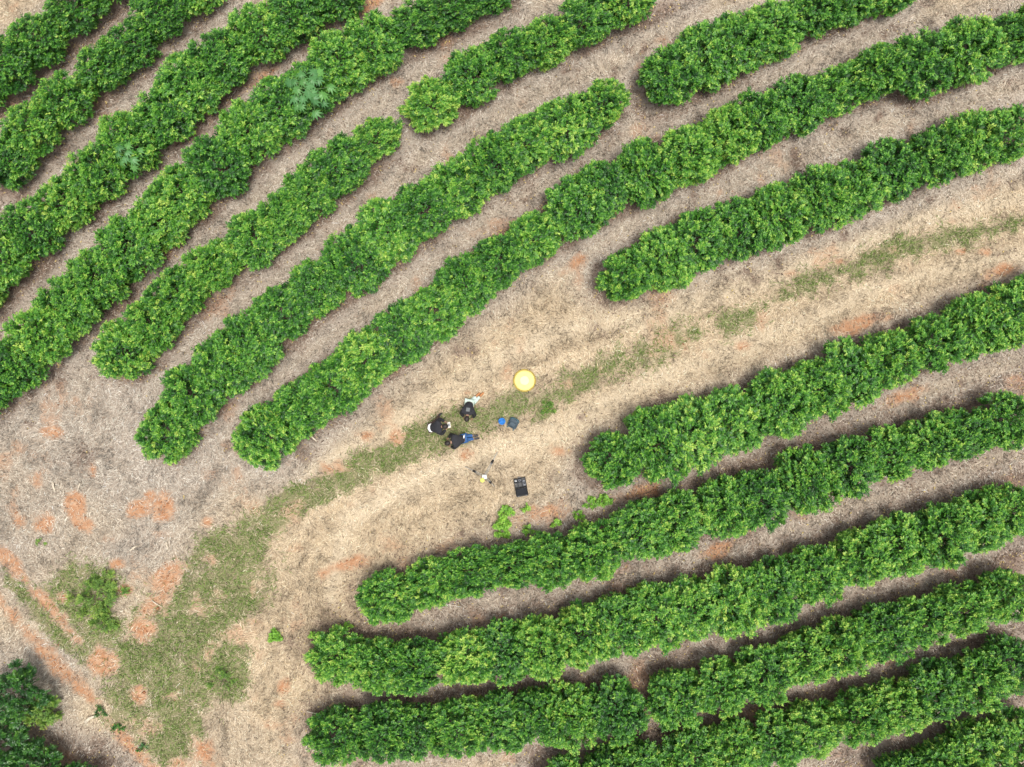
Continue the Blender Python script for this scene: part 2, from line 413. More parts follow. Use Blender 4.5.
def ramp(fac, *st):
    r = N.new('ShaderNodeValToRGB'); e = r.color_ramp.elements
    e[0].position, e[0].color = st[0][0], (*st[0][1], 1); e[1].position, e[1].color = st[-1][0], (*st[-1][1], 1)
    for ps, c_ in st[1:-1]:
        q = e.new(ps); q.color = (*c_, 1)
    L.new(fac, r.inputs[0]); return r.outputs[0]
def attr(nm):
    a_ = N.new('ShaderNodeAttribute'); a_.attribute_name = nm; return a_.outputs['Fac']
def mix(f, a_, b_):
    m_ = N.new('ShaderNodeMix'); m_.data_type = 'RGBA'
    L.new(f, m_.inputs[0]); L.new(a_, m_.inputs[6]); L.new(b_, m_.inputs[7]); return m_.outputs[2]
fine = noise(16, 7, .7, .4); mid = noise(3.2, 6, .65); spk = noise(34, 5, .7)
def edge(a_, k=.9, lo=.35, hi=.65):
    """ragged edge between two covers"""
    m1 = N.new('ShaderNodeMath'); m1.operation = 'MULTIPLY_ADD'; m1.inputs[1].default_value = k; m1.inputs[2].default_value = -k / 2
    L.new(fine, m1.inputs[0])
    m2 = N.new('ShaderNodeMath'); m2.operation = 'ADD'; L.new(a_, m2.inputs[0]); L.new(m1.outputs[0], m2.inputs[1])
    mr = N.new('ShaderNodeMapRange'); mr.inputs[1].default_value = lo; mr.inputs[2].default_value = hi; L.new(m2.outputs[0], mr.inputs[0])
    return mr.outputs[0]
straw = ramp(fine, (.25, (.17, .118, .075)), (.42, (.36, .275, .18)), (.58, (.49, .395, .27)), (.75, (.62, .53, .38)))
greyc = ramp(fine, (.25, (.13, .10, .078)), (.42, (.27, .22, .17)), (.58, (.38, .32, .255)), (.75, (.50, .44, .36)))
lanec = ramp(fine, (.25, (.33, .255, .17)), (.5, (.51, .42, .295)), (.75, (.62, .53, .40)))
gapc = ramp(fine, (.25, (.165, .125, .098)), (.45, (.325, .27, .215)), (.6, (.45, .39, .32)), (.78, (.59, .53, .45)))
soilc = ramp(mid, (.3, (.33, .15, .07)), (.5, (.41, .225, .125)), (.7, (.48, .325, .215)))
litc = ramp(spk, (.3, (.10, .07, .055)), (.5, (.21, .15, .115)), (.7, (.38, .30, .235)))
grc = ramp(fine, (.25, (.09, .09, .045)), (.5, (.20, .19, .095)), (.75, (.38, .33, .20)))
c1 = mix(attr('grey'), straw, greyc)
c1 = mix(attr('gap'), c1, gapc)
c1 = mix(attr('lane'), c1, lanec)
c1 = mix(edge(attr('grass'), .9, .25, .75), c1, grc)
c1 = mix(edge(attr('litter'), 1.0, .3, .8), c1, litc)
c1 = mix(edge(attr('soil'), 1.0, .1, 1.0), c1, soilc)
L.new(c1, p.inputs['Base Color'])
p.inputs['Roughness'].default_value = .95; p.inputs['Specular IOR Level'].default_value = .1
bp = N.new('ShaderNodeBump'); bp.inputs['Strength'].default_value = .8; bp.inputs['Distance'].default_value = .05
L.new(fine, bp.inputs['Height']); L.new(bp.outputs[0], p.inputs['Normal'])
gm.materials.append(GM)
ground = tag(link('ground', gm), 'dry straw covered ground with bare orange soil and worn tracks', 'ground', None, 'structure')

# ------------------------------------------------------------------ loose ground cover: straw, green grass, fallen leaves
def at_map(m, x, y):
    i = np.clip(((y + GY) / STEP).astype(int), 0, ny - 1); j = np.clip(((x + GX) / STEP).astype(int), 0, nx - 1)
    return m[i, j]
def blades(x, y, ang, ln, wd, z0, z1, z2, cols, name, mat):
    n = len(x)
    z = gz(x, y)
    dx, dy = np.cos(ang), np.sin(ang)
    bend = rng.normal(0, .14, n)
    d2x, d2y = np.cos(ang + bend), np.sin(ang + bend)
    V = np.zeros((n, 5, 3), np.float32)
    def put(k, cx, cy, cz, ox, oy): V[:, k, 0], V[:, k, 1], V[:, k, 2] = cx + ox, cy + oy, cz
    hw = wd / 2
    put(0, x, y, z + z0, -dy * hw, dx * hw); put(1, x, y, z + z0, dy * hw, -dx * hw)
    mx_, my_ = x + dx * ln * .5, y + dy * ln * .5
    put(2, mx_, my_, z + z1, -d2y * hw, d2x * hw); put(3, mx_, my_, z + z1, d2y * hw, -d2x * hw)
    put(4, mx_ + d2x * ln * .5, my_ + d2y * ln * .5, z + z2, 0, 0)
    b_ = (np.arange(n) * 5)[:, None]
    T = np.concatenate([b_ + [0, 1, 3], b_ + [0, 3, 2], b_ + [2, 3, 4]])
    return mesh_tris(name, V, T, mat, cols=np.repeat(cols, 5, 0))
FX, FY = 22.5, 17.2
def scatter(n): return rng.uniform(-FX, FX, n), rng.uniform(-FY, FY, n)
def lerp(a_, b_, t): return a_ + (b_ - a_) * t
LAID = [(524.5, 380.5, .52), (520.2, 485, .42), (502, 421, .16), (513.3, 422.8, .28)]
def clear(x, y):
    k = np.ones(x.shape, bool)
    for a_, b_, r_ in LAID:
        cx, cy = W(a_, b_); k &= np.hypot(x - cx, y - cy) > r_
    return k
BL = col_mat('dry_blade', .8)
x, y = scatter(900000)
G_, S_, LI, GR, LA, GP, HD, SK = [at_map(m, x, y) for m in MAPS]
clump = fbm(x, y, 1.7, 3, 90.)
keep = clear(x, y) & (HD > -.35) & (rng.random(len(x)) < (.30 + .95 * clump) * (1 - .80 * np.clip(S_ * 1.4, 0, 1)) * (1 - .92 * G_) * (1 - .35 * LA) * (1 - .25 * GP))
x, y, G_, S_, LI, GR, LA, GP, HD, SK = [q[keep] for q in (x, y, G_, S_, LI, GR, LA, GP, HD, SK)]
n = len(x)
flow = fbm(x, y, .55, 3, 40.) * 9
ang = np.where(rng.random(n) < .5, flow + rng.normal(0, .5, n), rng.uniform(0, 6.283, n))
tone = rng.random(n)[:, None]
tan = np.array([[.40, .295, .175]]) * (1 - tone) + np.array([[.72, .60, .42]]) * tone
gry = np.array([[.25, .205, .16]]) * (1 - tone) + np.array([[.66, .60, .50]]) * tone
gpc = np.array([[.29, .24, .19]]) * (1 - tone) + np.array([[.69, .63, .54]]) * tone
cols = lerp(tan, gry, GR[:, None]); cols = lerp(cols, gpc, GP[:, None] * .9)
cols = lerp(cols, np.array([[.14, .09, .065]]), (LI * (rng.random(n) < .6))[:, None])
tuft = np.clip(.70 + .85 * fbm(x, y, 1.1, 4, 21.) ** 1.2 + .0, .5, 1.25) * np.where(fbm(x, y, 3.4, 3, 8.) > .57, .72, 1.0)
tuft = np.clip(tuft * (.72 + .56 * SK), .45, 1.15)
cols = lerp(cols, np.array([[.72, .62, .46]]), (np.clip(LA, 0, 1) * .3)[:, None]) * tuft[:, None]                     # older, rotted straw lies in tufts among the pale
rr_ = rng.random(n)
cols = np.minimum(cols * np.where(rr_ < .20 + .16 * (tuft < .8), .36, np.where(rr_ > .92, 1.4, 1.0))[:, None], .8)
dry = blades(x, y, ang, rng.uniform(.06, .22, n) * np.where(rng.random(n) < .06, 1.7, 1), rng.uniform(.007, .016, n), .005, rng.uniform(.015, .075, n) * (1 + .9 * (tuft < .8)), rng.uniform(.005, .07, n) * (1 + 1.2 * (tuft < .8)), cols, 'dry_grass', BL)
tag(link('dry_grass', dry), 'pale dry grass and straw strewn over the bare ground', 'dry grass', None, 'stuff')

x, y = scatter(900000)
G_, S_, HD, LA = [at_map(m, x, y) for m in (MAPS[0], MAPS[1], MAPS[6], MAPS[4])]
clump = fbm(x, y, 2.2, 3, 63.)
keep = clear(x, y) & (HD > -.1) & (rng.random(len(x)) < np.clip(G_ * (clump * 2.4 - .42), 0, 1) * .62)
x, y, clump = x[keep], y[keep], clump[keep]
n = len(x); tone = rng.random(n)[:, None]
cols = np.array([[.05, .10, .016]]) * (1 - tone) + np.array([[.22, .31, .075]]) * tone
cols = np.where(rng.random(n)[:, None] < .22, np.array([[.36, .33, .19]]), cols)
hgt = rng.uniform(.05, .17, n) * (.5 + clump)
gg = blades(x, y, rng.uniform(0, 6.283, n), rng.uniform(.08, .24, n), rng.uniform(.010, .022, n), 0, hgt * .8, hgt, cols, 'green_grass', col_mat('green_blade', .6))
tag(link('green_grass', gg), 'short green grass along the track and in the open corner', 'grass', None, 'stuff')

def leaf_arrays(P, D, U, Ln, Wd, droop=.12):
    D = D / np.linalg.norm(D, axis=1, keepdims=True)
    S = np.cross(D, U); S /= np.linalg.norm(S, axis=1, keepdims=True) + 1e-9
    Up = np.cross(S, D)
    Ln, Wd = Ln[:, None], Wd[:, None]
    n = len(P)
    V = np.zeros((n, 5, 3))
    V[:, 0] = P
    V[:, 1] = P + D * Ln * .45 + S * Wd * .5 + Up * Wd * .16
    V[:, 2] = P + D * Ln * .45 - S * Wd * .5 + Up * Wd * .16
    V[:, 3] = P + D * Ln * .5
    V[:, 4] = P + D * Ln - np.array([[0, 0, 1]]) * Ln * droop
    b_ = (np.arange(n) * 5)[:, None]
    T = np.concatenate([b_ + [0, 1, 3], b_ + [0, 3, 2], b_ + [3, 1, 4], b_ + [3, 4, 2]])
    return V.reshape(-1, 3), T
x, y = scatter(260000)
LI, HD = at_map(MAPS[2], x, y), at_map(MAPS[6], x, y)
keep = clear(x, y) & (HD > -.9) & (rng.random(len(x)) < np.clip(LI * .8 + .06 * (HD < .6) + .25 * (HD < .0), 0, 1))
x, y = x[keep], y[keep]; n = len(x)
P = np.stack([x, y, gz(x, y) + rng.uniform(.01, .06, n)], 1)
an = rng.uniform(0, 6.283, n)
V_, T_ = leaf_arrays(P, np.stack([np.cos(an), np.sin(an), rng.normal(0, .3, n)], 1), np.stack([rng.normal(0, .3, n), rng.normal(0, .3, n), np.ones(n)], 1), rng.uniform(.06, .13, n), rng.uniform(.03, .055, n))
t = rng.random(n)[:, None]
cols = np.array([[.09, .06, .045]]) * (1 - t) + np.array([[.33, .24, .17]]) * t
cols = np.where(rng.random(n)[:, None] < .08, np.array([[.55, .42, .16]]), cols)
tag(link('fallen_leaves', mesh_tris('fallen_leaves', V_, T_, col_mat('dead_leaf', .8), cols=np.repeat(cols, 5, 0))), 'brown fallen leaves lying under the coffee rows', 'leaf litter', None, 'stuff')

# crumbs and clods of soil on the bare patches, a few under the straw
x, y = scatter(300000)
S_, HD = at_map(MAPS[1], x, y), at_map(MAPS[6], x, y)
keep = clear(x, y) & (HD > -.2) & (rng.random(len(x)) < np.clip(S_ * .42 - .06, 0, .5))
x, y = x[keep], y[keep]; n = len(x)
sz = rng.gamma(2.0, .007, n) + .006
oc = np.array([(1, 0, 0), (-1, 0, 0), (0, 1, 0), (0, -1, 0), (0, 0, .7), (0, 0, -.5)])
V_ = oc[None] * (sz[:, None, None] * rng.uniform(.6, 1.3, (n, 6, 1)))
V_ = V_ + np.stack([x, y, gz(x, y) + sz * .2], 1)[:, None]
T_ = ((np.arange(n) * 6)[:, None, None] + np.array([(0, 2, 4), (2, 1, 4), (1, 3, 4), (3, 0, 4), (2, 0, 5), (1, 2, 5), (3, 1, 5), (0, 3, 5)])[None]).reshape(-1, 3)
t = rng.random(n)[:, None]
cols = np.array([[.26, .11, .05]]) * (1 - t) + np.array([[.50, .31, .19]]) * t
tag(link('soil_crumbs', mesh_tris('soil_crumbs', V_.reshape(-1, 3), T_, col_mat('soil_crumb', .95), cols=np.repeat(cols, 6, 0))), 'orange soil crumbs on the bare patches', 'soil', None, 'stuff')

# ------------------------------------------------------------------ coffee bushes
def crown_mesh(name, mat, seed, r=1.15, rz=.98, zc=1.08, twigs=620, pairs=5, leaf=.135, lw=.42, tlen=.32, lump=.14, young=.30, floor=.12):
    """foliage built of leafy twigs spread through an uneven crown"""
    q = np.random.default_rng(seed)
    # main branches end in clumps of leafy twigs; between the clumps one looks into the crown
    per = 15; per = min(15, max(4, twigs // 6)); k = max(3, int(twigs * .66 / per)); n2 = max(2, twigs - k * per)
    i_ = np.arange(k) + .5
    zc_ = 1 - i_ / k * 1.72 + q.normal(0, .05, k); zc_ = np.clip(zc_, -.8, 1); pc_ = i_ * 2.39996 + q.normal(0, .22, k)
    sc_ = np.sqrt(1 - zc_ ** 2) ** .9
    C_ = np.stack([sc_ * np.cos(pc_), sc_ * np.sin(pc_), zc_], 1)
    rc_ = q.uniform(.76 - lump * .4, .82 + lump * .6, k)
    size = q.uniform(.15, .27, k) * (r / 1.15) ** .6
    cage = q.normal(0, .16, k)
    ci = np.repeat(np.arange(k), per)
    o_ = q.normal(0, 1, (k * per, 3)); o_ /= np.linalg.norm(o_, axis=1, keepdims=True)
    o_ = o_ + C_[ci] * .75; o_ /= np.linalg.norm(o_, axis=1, keepdims=True)
    B = C_[ci] * np.array([[r, r, rz]]) * rc_[ci][:, None] + o_ * (size[ci] * q.uniform(.5, 1.0, k * per))[:, None]
    nn = o_ * .75 + C_[ci] * .45
    bulge = cage[ci] + .35
    # inner foliage: older leaves, tinted darker to paint shade into the crown's voids
    z = q.uniform(-.8, 1, n2); ph = q.uniform(0, 6.2832, n2); st = np.sqrt(1 - z * z) ** .9
    nd = np.stack([st * np.cos(ph), st * np.sin(ph), z], 1)
    B = np.concatenate([B, nd * np.array([[r, r, rz]]) * q.uniform(.40, .76, n2)[:, None]])
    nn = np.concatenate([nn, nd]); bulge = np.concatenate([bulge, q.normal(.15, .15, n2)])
    nn = nn / (np.linalg.norm(nn, axis=1, keepdims=True) + 1e-6)
    B[:, 2] += zc
    keep = B[:, 2] > floor
    B, nn, bulge = B[keep], nn[keep], bulge[keep]; n = len(B)
    D = nn * 1.0 + np.array([[0, 0, .35]]) + q.normal(0, .35, (n, 3)); D /= np.linalg.norm(D, axis=1, keepdims=True)
    tl = q.uniform(.7, 1.2, n) * tlen
    B = B - D * (tl * .55)[:, None]
    age_shade = np.clip(.13 + young * 1.25 * bulge + q.normal(0, .19, n), 0, 1)  # leaf age, lowered for inner twigs so their colour carries the shade
    Ps, Ds, Us, Ls, Ws, Ts = [], [], [], [], [], []
    up = np.array([[0, 0, 1.0]]) + nn * .5 + q.normal(0, .25, (n, 3))
    S = np.cross(D, up); S /= np.linalg.norm(S, axis=1, keepdims=True) + 1e-9
    for i in range(pairs):
        f = (i + 1) / pairs
        pos = B + D * (tl * f)[:, None] - np.array([[0, 0, 1]]) * (tl * .18 * f * f)[:, None]
        for sd in (-1, 1):
            a_ = .85 - .5 * f
            dd = S * sd * (a_ + .15) + D * (.5 + .4 * f) + np.array([[0, 0, -.28]]) + q.normal(0, .22, (n, 3))
            Ps.append(pos); Ds.append(dd); Us.append(up + q.normal(0, .25, (n, 3)))
            ll = leaf * q.uniform(.75, 1.2, n) * (1 - .25 * max(0, f - .6) / .4)
            Ls.append(ll); Ws.append(ll * lw * q.uniform(.85, 1.15, n))
            Ts.append(np.clip(age_shade + .28 * max(0, f - .55) / .45 + q.normal(0, .08, n), 0, 1))
    V_, T_ = leaf_arrays(np.concatenate(Ps), np.concatenate(Ds), np.concatenate(Us), np.concatenate(Ls), np.concatenate(Ws))
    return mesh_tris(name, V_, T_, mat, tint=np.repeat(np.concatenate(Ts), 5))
def trunk_mesh(seed, h=1.5, spread=.7, r=.035, limbs=9):
    q = random.Random(seed); m = MB()
    m.tube([(0, 0, -.1), (.02, .01, .5 * h), (q.uniform(-.05, .05), q.uniform(-.05, .05), h)], [r, r * .8, r * .35], 7)
    for i in range(limbs):
        a_ = i * 2.4 + q.uniform(-.3, .3); z_ = h * (.25 + .65 * i / limbs); l_ = spread * (1 - .5 * i / limbs) * q.uniform(.8, 1.1)
        m.tube([(.01, .01, z_), (math.cos(a_) * l_ * .5, math.sin(a_) * l_ * .5, z_ + .14), (math.cos(a_) * l_, math.sin(a_) * l_, z_ + .12)], [r * .45, r * .3, r * .15], 5)
    ob = m.build('trunk', BARK); me = ob.data; bpy.data.objects.remove(ob); return me

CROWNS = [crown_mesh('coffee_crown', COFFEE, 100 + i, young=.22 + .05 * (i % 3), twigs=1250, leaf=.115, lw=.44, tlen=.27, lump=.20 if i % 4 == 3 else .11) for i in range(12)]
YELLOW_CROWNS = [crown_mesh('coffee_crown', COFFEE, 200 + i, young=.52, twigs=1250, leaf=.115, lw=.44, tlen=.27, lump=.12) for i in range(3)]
DARK_CROWNS = [crown_mesh('dark_crown', DARKLEAF, 300 + i, twigs=640) for i in range(2)]
TRUNKS = [trunk_mesh(i) for i in range(4)]
ORD = 'first second third fourth fifth sixth seventh eighth ninth tenth eleventh twelfth thirteenth fourteenth'.split()
SPACE = 1.62
proto_bush = None
for key, rw in ROWS.items():
    g_ = rw['g']
    # walk the row and set bushes at even steps
    cum = [0]
    for p0, p1 in zip(g_[:-1], g_[1:]): cum.append(cum[-1] + math.hypot(p1[0] - p0[0], p1[1] - p0[1]))
    m_ = max(1, round((cum[-1] - 0.9) / SPACE)); rest = []
    inset = .42
    for i in range(m_ + 1):
        s_ = inset + (cum[-1] - 2 * inset) * i / m_
        if 0 < i < m_: s_ += random.uniform(-.30, .30)
        j = max(q for q in range(len(cum) - 1) if cum[q] <= s_ or q == 0)
        t_ = (s_ - cum[j]) / (cum[j + 1] - cum[j])
        p0, p1 = g_[j], g_[j + 1]
        bx, by, bw = [p0[q] + (p1[q] - p0[q]) * t_ for q in range(3)]
        dirn = math.atan2(p1[1] - p0[1], p1[0] - p0[0])
        if abs(bx) - bw * .9 > 20.48 * (H - HC) / H or abs(by) - bw * .9 > 15.34 * (H - HC) / H: continue
        rest.append((bx, by, bw, dirn))
    n_ = len(rest)
    for i, (bx, by, bw, dirn) in enumerate(rest):
        wob = random.uniform(.88, 1.10)
        lat = random.uniform(-.12, .12); bx -= lat * math.sin(dirn); by += lat * math.cos(dirn)
        near = i < (n_ + 1) // 2
        k_ = i if near else n_ - 1 - i
        lab = f"{ORD[k_]} coffee bush from the {rw['l'] if near else rw['r']} end of {rw['phrase']}"
        grp = 'coffee bushes in ' + rw['phrase']
        yel = (key == 'F' and i >= n_ - 2) or (key in ('E2', 'E') and (i < 1 or i == n_ - 1)) or random.random() < .07
        cm = random.choice(DARK_CROWNS if key == 'O' else YELLOW_CROWNS if yel else CROWNS)
        root = thing('coffee_bush', lab, 'coffee bush', (bx, by, float(gz(bx, by))), dirn + (math.pi if random.random() < .5 else 0), grp)
        cr = link('crown', cm, root); cr.scale = (random.uniform(.95, 1.2) if 0 < i < n_ - 1 else 1.0, bw * wob / 1.12, random.uniform(.9, 1.08) * (.75 + .25 * bw / 1.2))
        cr.rotation_euler = (0, 0, 0)
        link('trunk', random.choice(TRUNKS), root)

# ------------------------------------------------------------------ castor plants growing out of the hedges
def palm_leaf(seed, size):
    q = np.random.default_rng(seed); k = 9
    an = np.linspace(-2.6, 2.6, k) + q.normal(0, .06, k)
    ln = size * (1 - .35 * np.abs(an) / 2.6) * q.uniform(.9, 1.1, k)
    P = np.zeros((k, 3)); D = np.stack([np.cos(an), np.sin(an), -.12 - .1 * np.abs(an)], 1)
    V_, T_ = leaf_arrays(P, D, np.tile([[0, 0, 1.0]], (k, 1)), ln, ln * .32, .3)
    return mesh_tris('palm_leaf', V_, T_, CASTOR, tint=np.repeat(np.full(k, .5) + q.normal(0, .15), 5))
def castor(px, py, hgt, n, spread, size, label, seed):
    q = random.Random(seed)
    x_, y_ = W(px, py, hgt)
    r_ = thing('castor_plant', label, 'castor plant', (x_, y_, float(gz(x_, y_))))
    MB().tube([(0, 0, -.05), (.03, .02, hgt * .5), (0, 0, hgt)], [.03, .024, .014], 7).build('stem', STEM, r_)
    for i in range(n):
        a_ = i * 2.39996 + q.uniform(-.25, .25); f = math.sqrt((i + .5) / n)
        rr = spread * f; zz = hgt + .12 - .55 * f * f + q.uniform(-.12, .08)
        me = palm_leaf(seed * 50 + i, size * q.uniform(.8, 1.1))
        lf = link('leaf', me, r_, (rr * math.cos(a_), rr * math.sin(a_), zz)); lf.rotation_euler = (q.uniform(-.35, .35), q.uniform(.05, .5), a_)
        MB().tube([(0, 0, hgt - .25 - .2 * f), (rr * .5 * math.cos(a_), rr * .5 * math.sin(a_), zz - .02), (rr * math.cos(a_), rr * math.sin(a_), zz - .01)], [.012, .009, .007], 5).build('leaf_stalk', STEM, r_)
STEM = plain('green_stem', (.16, .28, .10), .6, .2)
castor(306, 86, 2.15, 26, .88, .32, 'big pale green star-leaved castor plant standing out of the dark coffee row', 3)
castor(124, 152, 2.05, 11, .46, .28, 'small pale castor plant poking out of a coffee row', 4)

# ------------------------------------------------------------------ shrubs and weeds on open ground
def shrub(px, py, label, seed, r, h, mat, twigs, leaf, lw, name='shrub', cat='shrub', sx=1, rot=0, tl=.26, young=.35):
    x_, y_ = W(px, py, h * .5)
    t_ = thing(name, label, cat, (x_, y_, float(gz(x_, y_))), rot)
    me = crown_mesh('shrub_crown', mat, seed, r=r, rz=h * .5, zc=h * .5, twigs=twigs, pairs=5, leaf=leaf, lw=lw, tlen=tl, lump=.38, young=young, floor=.03)
    c_ = link('crown', me, t_); c_.scale = (sx, 1, 1)
    link('trunk', trunk_mesh(seed, h * .8, r * .7, .02, 8), t_)
shrub(97, 596, 'loose yellow-green shrub growing in the grassy corner beside bare orange patches', 501, .95, .6, SHRUBLEAF, 330, .10, .36, sx=1.0, tl=.3, young=.6)
shrub(103, 622, 'low yellow-green shrub touching the lower side of the loose shrub', 502, .5, .45, SHRUBLEAF, 110, .10, .36, tl=.28, young=.6)
shrub(222, 681, 'faint green shrub in the short grass near the straw edge', 503, .5, .3, SHRUBLEAF, 70, .10, .3, tl=.3, young=.1)
shrub(42, 712, 'small yellowish shrub beside the dark bottom left hedge', 504, .55, 1.0, SHRUBLEAF, 200, .12, .4, tl=.3, young=.5)
shrub(14, 693, 'round dark bushy tree beside the small yellowish shrub', 505, 1.05, 2.2, DARKLEAF, 620, .13, .4, name='bushy_tree', cat='tree')
def weed(px, py, d, label, seed, group=None, mat=None, leaf=.10, h=.35):
    x_, y_ = W(px, py, h * .5)
    n_ = max(10, int(260 * d * d))
    me = crown_mesh('weed', mat or WEEDLEAF, seed, r=d * .5, rz=h * .5, zc=h * .5, twigs=n_, pairs=3, leaf=leaf, lw=.62, tlen=.16, lump=.35, young=.35, floor=.02)
    o_ = link('weed', me, None, (x_, y_, float(gz(x_, y_))))
    return tag(o_, label, 'weed', group)
GRP = 'bright green weeds around the first row below the black case'
weed(507, 512, .42, 'bright green weed, upper half of the tall cluster by the row tip', 601, GRP)
weed(502, 523, .55, 'bright green weed, lower half of the tall cluster by the row tip', 602, GRP, h=.5)
weed(503, 532, .50, 'bright green weed touching the coffee row under the tall cluster', 603, GRP)
weed(592, 504, .42, 'bright green weed, left one of the touching pair on straw', 604, GRP)
weed(604, 501, .46, 'bright green weed, right one of the touching pair on straw', 605, GRP)
weed(579, 515, .32, 'small green weed just below the touching pair of weeds', 606, GRP)
weed(556, 524, .30, 'small green weed at the lower edge of the orange soil patch', 607, GRP)
weed(528, 530, .32, 'small green weed between the orange soil patch and the row below', 608, GRP)
weed(526, 508, .20, 'tiny green weed at the upper edge of the orange soil patch', 609, GRP)
weed(275, 636, .48, 'bright green weed alone on straw between grass and coffee rows', 610)
weed(347, 627, .28, 'small bright weed between the left tips of two coffee rows', 611)
weed(313, 634, .26, 'small bright weed hugging the left tip of a coffee row', 612)
weed(40, 542, .24, 'small dull green weed alone on grey straw', 613, mat=SHRUBLEAF, leaf=.08)
weed(100, 712, .40, 'dark green weed beside the white wood scrap', 614, mat=DARKLEAF, leaf=.07, h=.2)
weed(117, 728, .42, 'dark green weed in the straw below the white wood scrap', 615, mat=DARKLEAF, leaf=.07, h=.2)
weed(142, 748, .30, 'dark green weed near the bottom end of the red wheel rut', 616, mat=DARKLEAF, leaf=.07, h=.2)
weed(548, 407, .50, 'dark green grass tuft below the yellow landing pad', 618, mat=SHRUBLEAF, leaf=.08, h=.2)

# ------------------------------------------------------------------ dead sticks
def stick(pts, r, label, twig=None, name='dead_branch', cat='branch'):
    P = [W(a, b_) for a, b_ in pts]
    x0, y0 = P[0]
    m = MB(); pp = [(x - x0, y - y0, .03 + r + .03 * math.sin(i * 2.1)) for i, (x, y) in enumerate(P)]
    m.tube(pp, [r * (1.15 - .6 * i / (len(pp) - 1)) for i in range(len(pp))], 7)
    if twig: m.tube([pp[1], (pp[1][0] + twig[0], pp[1][1] + twig[1], pp[1][2] + .08)], [r * .6, r * .25], 6)
    o_ = m.build(name, DEADWOOD, None, (x0, y0, float(gz(x0, y0))), smooth=True)
    tag(o_, label, cat)
stick([(308, 434), (312, 436), (317, 441)], .045, 'bleached branch stub beside the row above the people', (-.15, .03))
stick([(54, 482), (55, 486), (56, 492)], .04, 'short white stick left of the big orange soil patch', (.06, .1))
stick([(81, 483), (80, 487), (78, 491)], .035, 'short white stick at the top of the big orange soil patch', (.08, .06))
stick([(131, 550), (135, 547), (139, 545)], .04, 'white stick lying on grey straw above the loose shrub', (.05, -.08))
stick([(167, 541), (168, 545), (169, 550)], .035, 'white stick lying on grey straw at the edge of the grass', (-.04, .08))
stick([(87, 721), (91, 717), (97, 715)], .075, 'white wood scrap lying beside a dark green weed', (-.08, -.12), 'wood_scrap', 'wood scrap')
stick([(307, 711), (316, 713), (328, 715)], .022, 'thin pale stick pointing at the left tip of a coffee row', (.1, .08))
stick([(219, 92), (228, 86), (242, 82)], .022, 'thin pale twig on red soil between two coffee rows', (.12, -.06))
stick([(152, 600), (158, 604), (162, 607)], .022, 'thin pale twig on the orange soil beside the short grass', (.05, .06))
stick([(426, 566), (434, 562), (441, 556)], .02, 'thin grey twig on straw above the slender end of a row', (.08, .05))

# ------------------------------------------------------------------ landing pad
PADY = plain('yellow_pad_cloth', (.80, .66, .20), .65, .06, 6)
PADC = plain('pale_yellow_highlight', (.78, .74, .34), .65, .05, 6)  # paler yellow for the highlight painted on the pad
RIM = plain('orange_rim', (.34, .25, .04), .6, .15)
BLACK = plain('black_plastic', (.018, .019, .022), .5, .3)
STEEL = plain('aluminium', (.62, .62, .60), .35, .1, 30, .6)
x_, y_ = W(524.5, 380.5)
t = thing('landing_pad', 'round yellow drone landing pad pegged flat on the dry grass', 'landing pad', (x_, y_, float(gz(x_, y_)) + .045))
m = MB().lathe([(.40, .0), (.40, .012), (.34, .014), (.28, .015), (.22, .016), (.18, .016)], 64)
m.v = [(a_, b_, c_ + (.010 * math.sin(5 * math.atan2(b_, a_) + 1.3) * math.sin(9 * math.hypot(a_, b_)) if c_ > .01 else 0)) for a_, b_, c_ in m.v]
m.build('mat', PADY, t, smooth=True)
MB().lathe([(.182, .010), (.178, .026), (.15, .027), (.001, .026)], 40).build('centre_highlight', PADC, t)  # pale disc standing in for the highlight in the middle of the mat
MB().lathe([(.402, -.01), (.455, -.01), (.463, .008), (.45, .022), (.415, .024), (.402, .014), (.402, -.01)], 48).build('rim', RIM, t, smooth=True)
for k in range(8):
    a_ = k * math.pi / 4 + .35
    m = MB(); m.tube([(.45 * math.cos(a_), .45 * math.sin(a_), .02), (.50 * math.cos(a_), .50 * math.sin(a_), .02), (.505 * math.cos(a_), .505 * math.sin(a_), -.1)], .011, 6)
    m.build('peg', BLACK, t)

# ------------------------------------------------------------------ survey tripod
WHITE = plain('white_plastic', (.78, .79, .77), .4, .05)
LIME = plain('lime_yellow_plastic', (.72, .78, .14), .4, .06)
hx, hy = W(484.5, 476.5, 1.45)
t = thing('survey_tripod', 'grey survey tripod with white instrument and lime yellow receiver on dry straw', 'tripod', (hx, hy, float(gz(hx, hy))))
MB().lathe([(.001, 1.30), (.07, 1.30), (.085, 1.32), (.085, 1.36), (.06, 1.375), (.001, 1.38)], 20).build('tripod_head', BLACK, t)
for (fx, fy), ck in (((465.1, 466.5), .45), ((497.5, 452.0), .55), ((494.5, 486.5), .5)):
    gx, gy = W(fx, fy); gx -= hx; gy -= hy
    a_ = math.atan2(gy, gx); tx, ty = .07 * math.cos(a_), .07 * math.sin(a_)
    m = MB()
    sx_, sy_ = -math.sin(a_) * .028, math.cos(a_) * .028
    pt = lambda f, o=0: (tx + (gx - tx) * f + sx_ * o, ty + (gy - ty) * f + sy_ * o, 1.30 * (1 - f))
    for o_ in (-1, 1): m.tube([pt(0, o_), pt(.58, o_)], .017, 7)
    m.tube([pt(.5), pt(.98)], .023, 8)
    leg = m.build('leg', STEEL, t)
    m = MB(); m.tube([pt(ck - .06), pt(ck + .06)], .052, 8); m.build('clamp', BLACK, leg)
    m = MB(); m.tube([pt(.95), pt(1.01)], [.026, .006], 7); m.build('foot', BLACK, leg)
m = MB(); m.box(-.085, .085, -.075, .075, 1.385, 1.60, .02); m.build('instrument', WHITE, t)
